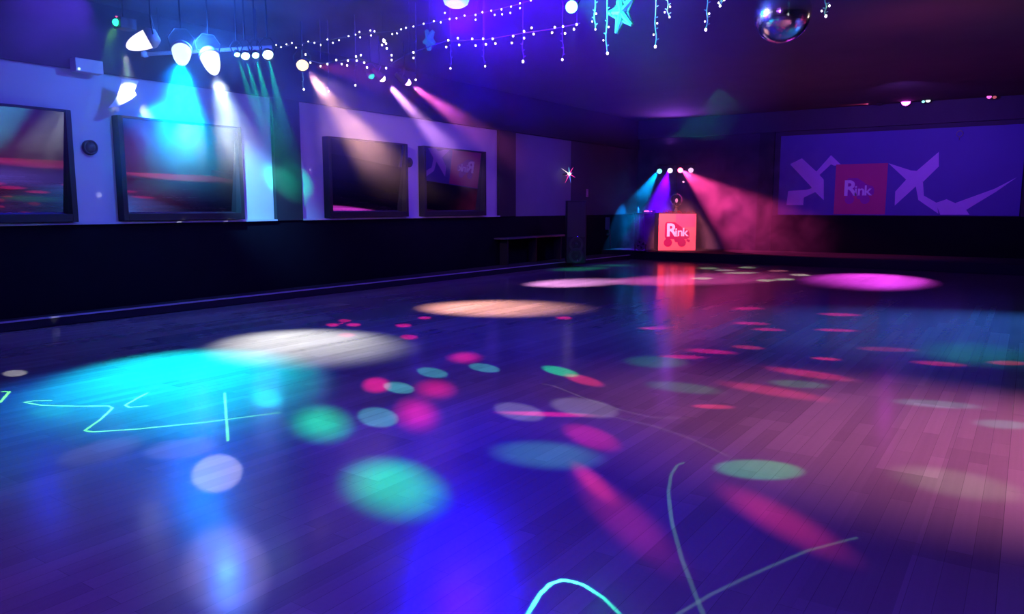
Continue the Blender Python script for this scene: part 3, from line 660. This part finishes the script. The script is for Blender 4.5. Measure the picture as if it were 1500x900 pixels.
# lamp A on the reflector and wall
spot('ball_fill', (-5.6, 6.5, 4.2), mb_c, (0.85, 0.85, 1.0), 700, 9, 0.4, 0.05)  # unseen spot added to brighten the mirror ball
spot('lavender_spot', L_A + Vector((-0.3, -0.2, -0.2)), rf_c + Vector((0, -0.06, 0.0)), (0.85, 0.9, 1.0), 280, 22, 0.6, 0.03)
for k, (gx, gy, e) in enumerate(((404, 262, 220), (412, 270, 420), (422, 275, 560), (433, 262, 420))):
    spot('green_ray', ahead(small[min(k, 3)], on_x(gx, gy, LW), 0.1), on_x(gx, gy, LW), (0.0, 1.0, 0.5), e * 4, 10, 1.0, 0.01)
spot('lavender_beam', ahead(L_H, on_x(580, 250, LW), 0.2), on_x(580, 250, LW), (0.80, 0.42, 0.95), 420, 46, 1.0, 0.03)
spot('pale_beam', ahead(L_C, on_x(365, 280, LW), 0.4), on_x(365, 280, LW), (0.10, 0.45, 1.0), 1700, 38, 1.0, 0.05)
spot('azure_beam', ahead(L_B, on_x(258, 215, LW), 0.36), on_x(258, 215, LW), (0.0, 0.16, 1.0), 9000, 44, 1.0, 0.05)
rg = bpy.data.lights.new('rig_glow', 'POINT'); rg.color = (0.03, 0.18, 1.0); rg.energy = 150; rg.shadow_soft_size = 0.05  # point added between the lamps for their azure halo
o = bpy.data.objects.new('rig_glow', rg); COL.objects.link(o); o.location = (L_B + L_C) / 2 + Vector((0.1, 0, 0.12))
spot('star_green', L_L + Vector((0.1, -0.05, 0.0)), on_y(960, 25, SY), (0.0, 1.0, 0.34), 120, 110, 0.8, 0.05)
spot('red_side', ahead(L_H, on_z(620, 112, 3.7), 0.2), on_z(640, 125, 3.7), (1.0, 0.05, 0.2), 220, 34, 0.8, 0.03)
# booth
spot('booth_red', bc + Vector((0.9, -4.0, 3.2)), bc + Vector((0, 0, bh * 0.5)), (1.0, 0.20, 0.30), 4200, 23, 0.5, 0.05)
spot('booth_blue_beam', b4[0] + Vector((0, -0.15, 0)), on_y(905, 350, 22.6), (0.0, 0.30, 1.0), 1800, 36, 0.6, 0.03)
spot('booth_violet_beam', b4[1] + Vector((0, -0.15, 0)), on_y(955, 345, 22.9), (0.12, 0.0, 1.0), 2600, 44, 0.6, 0.03)
spot('booth_up', bar_c + Vector((0.1, -0.5, 0.85)), bar_c + Vector((0.3, -1.2, 2.0)), (0.38, 0.08, 1.0), 170, 150, 1.0, 0.1)  # added upward wash with no fixture, for the purple glow above
spot('booth_pink_beam', b4[2] + Vector((0.1, -0.15, 0)), on_y(1110, 340, 23.4), (1.0, 0.05, 0.30), 2200, 44, 0.5, 0.03)
# mural and far right
spot('mural_wash', (-2.6, 19.2, CZ - 0.3), (-3.0, BW, 2.4), (0.30, 0.09, 1.0), 215, 95, 0.8, 0.1)  # unseen flood added to light the mural
spot('ceiling_red', L_R + Vector((-0.2, -0.1, 0)), L_R + Vector((-3, -0.5, 0.25)), (1.0, 0.05, 0.22), 220, 40, 0.8, 0.02)
spot('red_ceiling_fill', (-1.5, 13.0, 3.0), (-1.5, 13.4, CZ), (1.0, 0.10, 0.25), 26, 150, 1.0, 0.1)  # added fill without a fixture, tints the ceiling maroon
spot('side_pink', (7.0, 11.0, CZ - 0.3), (8.4, 13.5, 0), (1.0, 0.05, 0.34), 2600, 60, 1.0, 0.1)  # side spots added out of view to fill the window reflections
spot('side_pink', (7.0, 17.0, CZ - 0.3), (8.4, 19.0, 0), (1.0, 0.05, 0.34), 3200, 60, 1.0, 0.1)
spot('side_blue', (4.5, 8.0, CZ - 0.3), (4.5, 11.0, 0), (0.12, 0.12, 1.0), 4500, 80, 1.0, 0.1)  # likewise added, brightens the floor that the windows mirror
spot('pink_patch', (4.5, 6.0, CZ - 0.3), pool(1485, 655), (1.0, 0.28, 0.66), 3600, 38, 1.0, 0.1)
spot('teal_patch', (5.5, 15.0, CZ - 0.3), pool(1510, 485), (0.04, 0.22, 1.0), 8000, 36, 1.0, 0.1)
spot('warm_ceiling_fill', (2.8, 16.0, 4.0), (1.5, 14.5, CZ), (1.0, 0.75, 0.6), 40, 100, 1.0, 0.1)  # unseen spot added to warm the ceiling, no smoke here

# --- projected dots and laser drawings: the light's own pattern, thrown on whatever it meets
class NT:
    def __init__(s, light): light.use_nodes = True; s.nt = light.node_tree; s.N = s.nt.nodes; s.L = s.nt.links; s.em = s.N['Emission']
    def plug(s, sock, v):
        if isinstance(v, bpy.types.NodeSocket): s.L.new(v, sock)
        elif v is not None: sock.default_value = v
    def math(s, op, a, b=None, clamp=False):
        n = s.N.new('ShaderNodeMath'); n.operation = op; n.use_clamp = clamp; s.plug(n.inputs[0], a); s.plug(n.inputs[1], b); return n.outputs[0]
    def vec(s, op, a, b=None, scale=None):
        n = s.N.new('ShaderNodeVectorMath'); n.operation = op; s.plug(n.inputs[0], a)
        if b is not None: s.plug(n.inputs[1], b)
        if scale is not None: s.plug(n.inputs['Scale'], scale)
        return n.outputs['Value'] if op in ('LENGTH', 'DOT_PRODUCT', 'DISTANCE') else n.outputs[0]
    def floor_point(s, P):
        g = s.N.new('ShaderNodeNewGeometry'); sx = s.N.new('ShaderNodeSeparateXYZ'); s.L.new(g.outputs['Normal'], sx.inputs[0])
        k = s.math('DIVIDE', P.z, s.math('MAXIMUM', s.math('MULTIPLY', sx.outputs[2], -1.0), 0.02))
        return s.vec('MULTIPLY', s.vec('ADD', s.vec('SCALE', g.outputs['Normal'], scale=k), (P.x, P.y, 0)), (1, 1, 0))
    def dirn(s): return s.N.new('ShaderNodeNewGeometry').outputs['Normal']

def ellipse(px, py, a, b, ang):
    c = pool(px, py); e = 0.5
    J = np.array([[(pool(px + e, py) - pool(px - e, py))[i] / (2 * e), (pool(px, py + e) - pool(px, py - e))[i] / (2 * e)] for i in (0, 1)])
    t = math.radians(ang); Rm = np.array([[math.cos(t), -math.sin(t)], [math.sin(t), math.cos(t)]])
    U, S, _ = np.linalg.svd(J @ Rm @ np.diag([a, b]))
    return c, math.atan2(U[1, 0], U[0, 0]), S
def dots_light(name, P, look, deg, power, dots):
    o = spot(name, P, look, (1, 1, 1), power, deg, 0.1, 0.01); n = NT(o.data); P = Vector(P)
    fp = n.floor_point(P); acc = None
    for (px, py, a, b, ang, c, soft) in dots:
        cc, th, S = ellipse(px, py, a, b, ang)
        m = n.N.new('ShaderNodeMapping'); m.vector_type = 'TEXTURE'; m.inputs['Location'].default_value = (cc.x, cc.y, 0); m.inputs['Rotation'].default_value = (0, 0, th); m.inputs['Scale'].default_value = (S[0], S[1], 1)
        n.L.new(fp, m.inputs['Vector'])
        r = n.N.new('ShaderNodeMapRange'); r.interpolation_type = 'SMOOTHSTEP'
        r.inputs['From Min'].default_value = 1 - soft; r.inputs['From Max'].default_value = 1 + soft; r.inputs['To Min'].default_value = 1; r.inputs['To Max'].default_value = 0
        n.L.new(n.vec('LENGTH', m.outputs[0]), r.inputs['Value'])
        d2 = (cc - P).length_squared; cs = P.z / math.sqrt(d2)
        k = d2 / cs / 25.0                           # a lens per dot: farther dots are fed more
        v = n.vec('SCALE', tuple(q * k for q in c), scale=r.outputs[0])
        acc = v if acc is None else n.vec('ADD', acc, v)
    n.plug(n.em.inputs['Color'], acc); return o
def laser_light(name, P, look, deg, power, lines):
    o = spot(name, P, look, (1, 1, 1), power, deg, 0.1, 0.005); n = NT(o.data); P = Vector(P)
    fp = n.floor_point(P); acc = None
    for pts, w, c in lines:
        best = None
        W = [pool(*q) for q in pts]
        for a, b in zip(W, W[1:]):
            d = b - a; ln = d.length; d = d / ln
            rel = n.vec('SUBTRACT', fp, tuple(a))
            t = n.math('MINIMUM', n.math('MAXIMUM', n.vec('DOT_PRODUCT', rel, tuple(d)), 0.0), ln)
            q = n.vec('LENGTH', n.vec('SUBTRACT', rel, n.vec('SCALE', tuple(d), scale=t)))
            best = q if best is None else n.math('MINIMUM', best, q)
        r = n.N.new('ShaderNodeMapRange'); r.interpolation_type = 'SMOOTHSTEP'
        r.inputs['From Min'].default_value = w * 0.35; r.inputs['From Max'].default_value = w; r.inputs['To Min'].default_value = 1; r.inputs['To Max'].default_value = 0
        n.L.new(best, r.inputs['Value'])
        v = n.vec('SCALE', c, scale=r.outputs[0])
        acc = v if acc is None else n.vec('ADD', acc, v)
    n.plug(n.em.inputs['Color'], acc); return o

GR, CY, PK, RD, GY, WH = (0.0, 1.15, 0.42), (0.10, 0.75, 0.85), (1.0, 0.01, 0.28), (1.0, 0.04, 0.16), (0.35, 0.35, 0.55), (0.8, 0.85, 1.0)
def sc(c, k): return tuple(q * k for q in c)
LEFT_DOTS = [(470, 619, 33, 19, 3, GR, .8), (575, 712, 58, 33, 10, GR, .65), (389, 582, 22, 13, 4, (0, .9, 1.0), .4), (553, 611, 29, 14, 6, sc(CY, .55), .15), (633, 546, 22, 7, 8, sc(CY, .5), .15), (709, 539, 22, 6, 8, sc(CY, .5), .15), (584, 568, 22, 8, 8, sc(CY, .6), .15),
             (820, 544, 26, 6, 12, sc(GR, .65), .2), (318, 692, 37, 27, -12, sc(WH, .55), .12), (330, 830, 60, 62, -30, sc((.6, .55, 1), .28), .3), (800, 666, 70, 18, 4, sc(CY, .28), .4), (760, 603, 36, 12, 10, sc(GY, .45), .2), (855, 597, 48, 13, 8, sc(GY, .45), .2), (75, 603, 30, 9, -4, sc(GR, .2), .3), (265, 657, 50, 14, -6, sc(WH, .10), .3), (150, 660, 60, 14, -14, sc(WH, .08), .3),  # big lavender dot stands in for the rig lamps' floor reflection
             (22, 547, 17, 4.5, -3, sc(WH, .7), .2)]
PINK_DOTS = [(551, 564, 18, 10, 0, sc(PK, 1.0), .4), (610, 606, 23, 17, 10, PK, .9), (637, 570, 21, 10, 2, PK, .9), (681, 524, 17, 6, 0, PK, .9), (555, 457, 9, 2.2, 0, PK, .3), (582, 457, 9, 2.2, 0, PK, .3), (568, 453, 8, 2, 0, PK, .3), (622, 466, 9, 2.2, 0, PK, .3), (591, 477, 11, 2.6, 0, PK, .3), (599, 494, 12, 3.4, 2, PK, .3), (487, 476, 9, 2.4, 0, PK, .3), (518, 476, 10, 2.4, 0, PK, .3), (505, 470, 9, 2.2, 0, PK, .3), (508, 491, 12, 3, 0, sc(PK, .9), .3),
             (500, 474, 3, 1, 0, PK, .3), (826, 466, 11, 2.2, 2, PK, .3), (820, 451, 12, 2, 0, sc(PK, .9), .4), (866, 454, 12, 2, 0, PK, .3), (855, 557, 27, 6, 14, sc(RD, .7), .3), (865, 640, 40, 14, 18, sc(PK, .45), .35), (800, 607, 60, 3, 2, sc(PK, .9), .5),
             (870, 708, 34, 11, 42, sc(RD, .6), .7), (910, 755, 82, 24, 42, sc(RD, .20), .6), (1140, 760, 84, 18, 28, sc(RD, .40), .7)]
RIGHT_DOTS = [(1130, 573, 70, 6, 9, sc(RD, .7), .5), (1185, 548, 58, 4.5, 8, sc(RD, .8), .5), (1045, 596, 28, 3, 2, RD, .4), (1210, 526, 20, 2, 4, RD, .4), (1095, 509, 22, 2.5, 4, sc(RD, .7), .4), (1040, 515, 34, 3, 4, sc(PK, .9), .4), (1000, 523, 30, 2.5, 2, sc(PK, .9), .4), (1095, 452, 22, 2, 0, sc(PK, .9), .4), (1100, 474, 25, 2, 2, sc(PK, .9), .4), (1125, 483, 22, 2, 2, sc(PK, .9), .4), (1230, 461, 28, 2, 2, sc(PK, .9), .4), (1225, 484, 28, 2, 2, sc(PK, .9), .4), (1300, 512, 40, 3, 2, sc(RD, .35), .4), (1375, 533, 36, 3, 4, sc(RD, .6), .4), (1476, 532, 26, 3, 2, sc(RD, .6), .4), (960, 481, 22, 2, 0, sc(PK, .9), .4), (1620, 520, 40, 6, 4, PK, .4), (1700, 498, 40, 5, 4, PK, .4), (1760, 540, 60, 8, 4, PK, .4), (1840, 505, 50, 6, 4, PK, .4), (1680, 470, 40, 4, 4, PK, .4), (1930, 560, 80, 9, 4, PK, .4), (1880, 480, 50, 4, 4, PK, .4),
              (1112, 688, 62, 14, 3, sc(GR, .42), .2), (1400, 708, 90, 18, 10, sc((.6, .9, .5), .22), .4), (1170, 563, 40, 5, 4, sc(GR, .2), .4), (1370, 592, 60, 5, 4, sc(CY, .35), .4), (1470, 622, 40, 6, 4, sc(CY, .4), .4), (960, 530, 40, 8, 2, sc(GR, .16), .4), (1000, 568, 50, 7, 6, sc(GR, .16), .4), (1430, 517, 70, 14, 4, sc(GR, .16), .6),
              (1028, 408, 15, 1.6, 0, sc((.7, 1, .7), 1.0), .3), (1037, 393, 14, 1.4, 0, sc((.7, 1, .7), .7), .3), (1094, 392, 12, 1.3, 0, sc((.7, 1, .7), .8), .3), (1085, 400, 24, 1.4, 0, sc((.7, 1, .7), .7), .3), (1122, 411, 14, 1.6, 0, sc((.7, 1, .7), 1.0), .3), (1149, 409.5, 14, 1.6, 0, sc((.7, 1, .7), 1.0), .3), (1172, 403, 14, 1.5, 2, sc((1, .9, .9), 1.0), .3), (1062, 396, 14, 1.3, 0, sc((.9, .8, .9), .7), .3), (1140, 397, 14, 1.4, 0, sc((1, .3, .5), .7), .3), (850, 394, 36, 2.5, -2, sc(GR, .25), .5), (900, 389, 30, 1.3, 0, sc(GR, .2), .5)]
PJ = Vector((-2.6, 4.6, 4.25))
dots_light('effect_green_dots', PJ, pool(600, 640), 120, 2600, LEFT_DOTS)
dots_light('effect_pink_dots', Vector((-4.6, 6.0, 4.25)), pool(700, 600), 130, 2600, PINK_DOTS)
dots_light('effect_red_dots', Vector((-0.8, 6.6, 4.25)), pool(1150, 500), 150, 2100, RIGHT_DOTS)
LG = (0.18, 1.2, 0.08)
laser_light('laser_left', lp + Vector((0.02, -0.16, -0.02)), pool(220, 600), 70, 16000, [
    ([(0, 590), (14, 574), (4, 574)], 0.016, LG),
    ([(75, 587), (50, 587.5), (35, 589.5), (60, 594), (110, 595.5), (158, 595), (165, 597.5), (160, 603), (147, 615), (124, 631), (135, 633), (200, 629), (300, 619), (408, 605)], 0.013, LG),
    ([(216, 576), (204, 582), (183, 594), (190, 597), (215, 595)], 0.013, LG),
    ([(329, 576), (334, 646)], 0.013, LG)])
laser_light('laser_near', L_L + Vector((0.1, -0.3, -0.05)), pool(1000, 780), 110, 2800, [
    ([(770, 905), (790, 872), (806, 856), (822, 850.5), (838, 852), (856, 858), (885, 877), (912, 904)], 0.011, sc((0.05, 1.0, 0.55), 1.2)),
    ([(1002, 678), (992, 682), (983, 696), (979, 722), (984, 765), (999, 820), (1018, 870), (1032, 905)], 0.014, sc((0.3, 1.0, 0.5), .5)),
    ([(1255, 788), (1180, 808), (1100, 843), (1040, 872), (990, 902)], 0.012, sc((0.4, 1.0, 0.6), .5)),
    ([(795, 563), (810, 565), (860, 585), (910, 601), (955, 612), (1010, 613)], 0.010, sc((.8, .8, 1), .22)),
    ([(835, 605), (895, 610), (960, 625), (1010, 642), (1070, 670), (1115, 690)], 0.010, sc((.8, .8, 1), .22))])
# mirror ball flecks on left wall and kerb, thrown by a spot added at the ball
o = spot('mirror_ball_flecks', mb_c + Vector((-0.25, -0.25, -0.28)), (LW, 7, 1.2), (1, 1, 1), 1500, 80, 0.1, 0.01)
n = NT(o.data); dn = n.dirn(); acc = None; PB = o.matrix_world.translation
for (p, r) in ((on_x(145, 286, LW), .0045), (on_x(263, 325, LW + .1), .0045), (on_x(331, 324, LW + .1), .0045), (on_z(86, 464, 0.128), .005), (on_x(171, 160, LW), .004), (on_x(213, 166, LW), .004), (on_x(441, 248, LW), .003), (on_x(455, 249, LW), .003), (on_x(588, 290, LW), .003), (on_x(483, 323, LW + .1), .003)):
    d = (p - PB).normalized()
    q = n.vec('DISTANCE', dn, tuple(d))
    r_ = n.N.new('ShaderNodeMapRange'); r_.interpolation_type = 'SMOOTHSTEP'
    r_.inputs['From Min'].default_value = r * .7; r_.inputs['From Max'].default_value = r * 1.2; r_.inputs['To Min'].default_value = 1; r_.inputs['To Max'].default_value = 0
    n.L.new(q, r_.inputs['Value']); acc = r_.outputs[0] if acc is None else n.math('ADD', acc, r_.outputs[0])
n.plug(n.em.inputs['Strength'], acc)

# ------------------------------------------------------------------ haze
def haze(name, label, b, dens, nscale, lo, hi, zfade, hetero=True):
    m = bpy.data.materials.new(name); m.use_nodes = True; N = m.node_tree.nodes; L = m.node_tree.links; N.clear()
    out = N.new('ShaderNodeOutputMaterial'); v = N.new('ShaderNodeVolumeScatter'); v.inputs['Color'].default_value = (0.9, 0.9, 0.9, 1); v.inputs['Anisotropy'].default_value = 0.0
    L.new(v.outputs[0], out.inputs['Volume'])
    if hetero:
        g = N.new('ShaderNodeNewGeometry'); n = N.new('ShaderNodeTexNoise'); n.inputs['Scale'].default_value = nscale; n.inputs['Detail'].default_value = 2; n.inputs['Distortion'].default_value = 0.6
        L.new(g.outputs['Position'], n.inputs['Vector'])
        r = N.new('ShaderNodeMapRange'); r.inputs['From Min'].default_value = lo; r.inputs['From Max'].default_value = hi; r.inputs['To Min'].default_value = 0.12; r.inputs['To Max'].default_value = 1; L.new(n.outputs['Fac'], r.inputs['Value'])
        s = N.new('ShaderNodeSeparateXYZ'); L.new(g.outputs['Position'], s.inputs[0])
        acc = r.outputs[0]
        def ramp(axis, a, bb):
            q = N.new('ShaderNodeMapRange'); q.interpolation_type = 'SMOOTHSTEP'; q.inputs['From Min'].default_value = a; q.inputs['From Max'].default_value = bb; L.new(s.outputs[axis], q.inputs['Value']); return q.outputs[0]
        def mul(a, c):
            q = N.new('ShaderNodeMath'); q.operation = 'MULTIPLY'
            L.new(a, q.inputs[0])
            if isinstance(c, float): q.inputs[1].default_value = c
            else: L.new(c, q.inputs[1])
            return q.outputs[0]
        for ax, p, q in zfade: acc = mul(acc, ramp(ax, p, q))
        L.new(mul(acc, float(dens)), v.inputs['Density'])
    else: v.inputs['Density'].default_value = dens
    o = obj('haze', box(*b), m); tag(o, label, 'haze', kind='stuff'); return o
haze('rig_haze', 'drifting smoke lit by the lamps of the rig', (LW + 0.2, -6.0, 2.5, 14.0, 1.3, CZ - 0.02), 0.18, 1.1, 0.38, 0.66, [(2, 1.6, 3.2), (0, -6.0, -7.5), (1, 12.6, 8.6)])
haze('booth_haze', 'coloured smoke drifting round the red booth on stage', (LW + 0.2, -4.2, 21.9, BW - 0.15, STAGE + 0.02, 3.9), 0.34, 1.5, 0.38, 0.66, [(2, 3.9, 2.6), (1, 21.9, 22.9), (0, -4.2, -6.5)])
haze('thin_haze', 'thin haze hanging under the ceiling of the rink', (-5.9, -3.3, 6.4, 13.0, 2.6, CZ - 0.02), 0.022, 1, 0, 1, [], False)

# ------------------------------------------------------------------ world and colour
w = bpy.data.worlds.new('world'); SC.world = w; w.use_nodes = True
w.node_tree.nodes['Background'].inputs[0].default_value = (0.10, 0.04, 0.35, 1); w.node_tree.nodes['Background'].inputs[1].default_value = 0.0
SC.view_settings.view_transform = 'Standard'; SC.view_settings.look = 'None'; SC.view_settings.exposure = 0.0; SC.view_settings.gamma = 1.0; SC.view_settings.use_curve_mapping = False
cy = SC.cycles; cy.max_bounces = 5; cy.diffuse_bounces = 2; cy.glossy_bounces = 3; cy.volume_bounces = 0; cy.transparent_max_bounces = 8
cy.use_denoising = True; cy.sample_clamp_indirect = 6.0; cy.caustics_reflective = False; cy.caustics_refractive = False
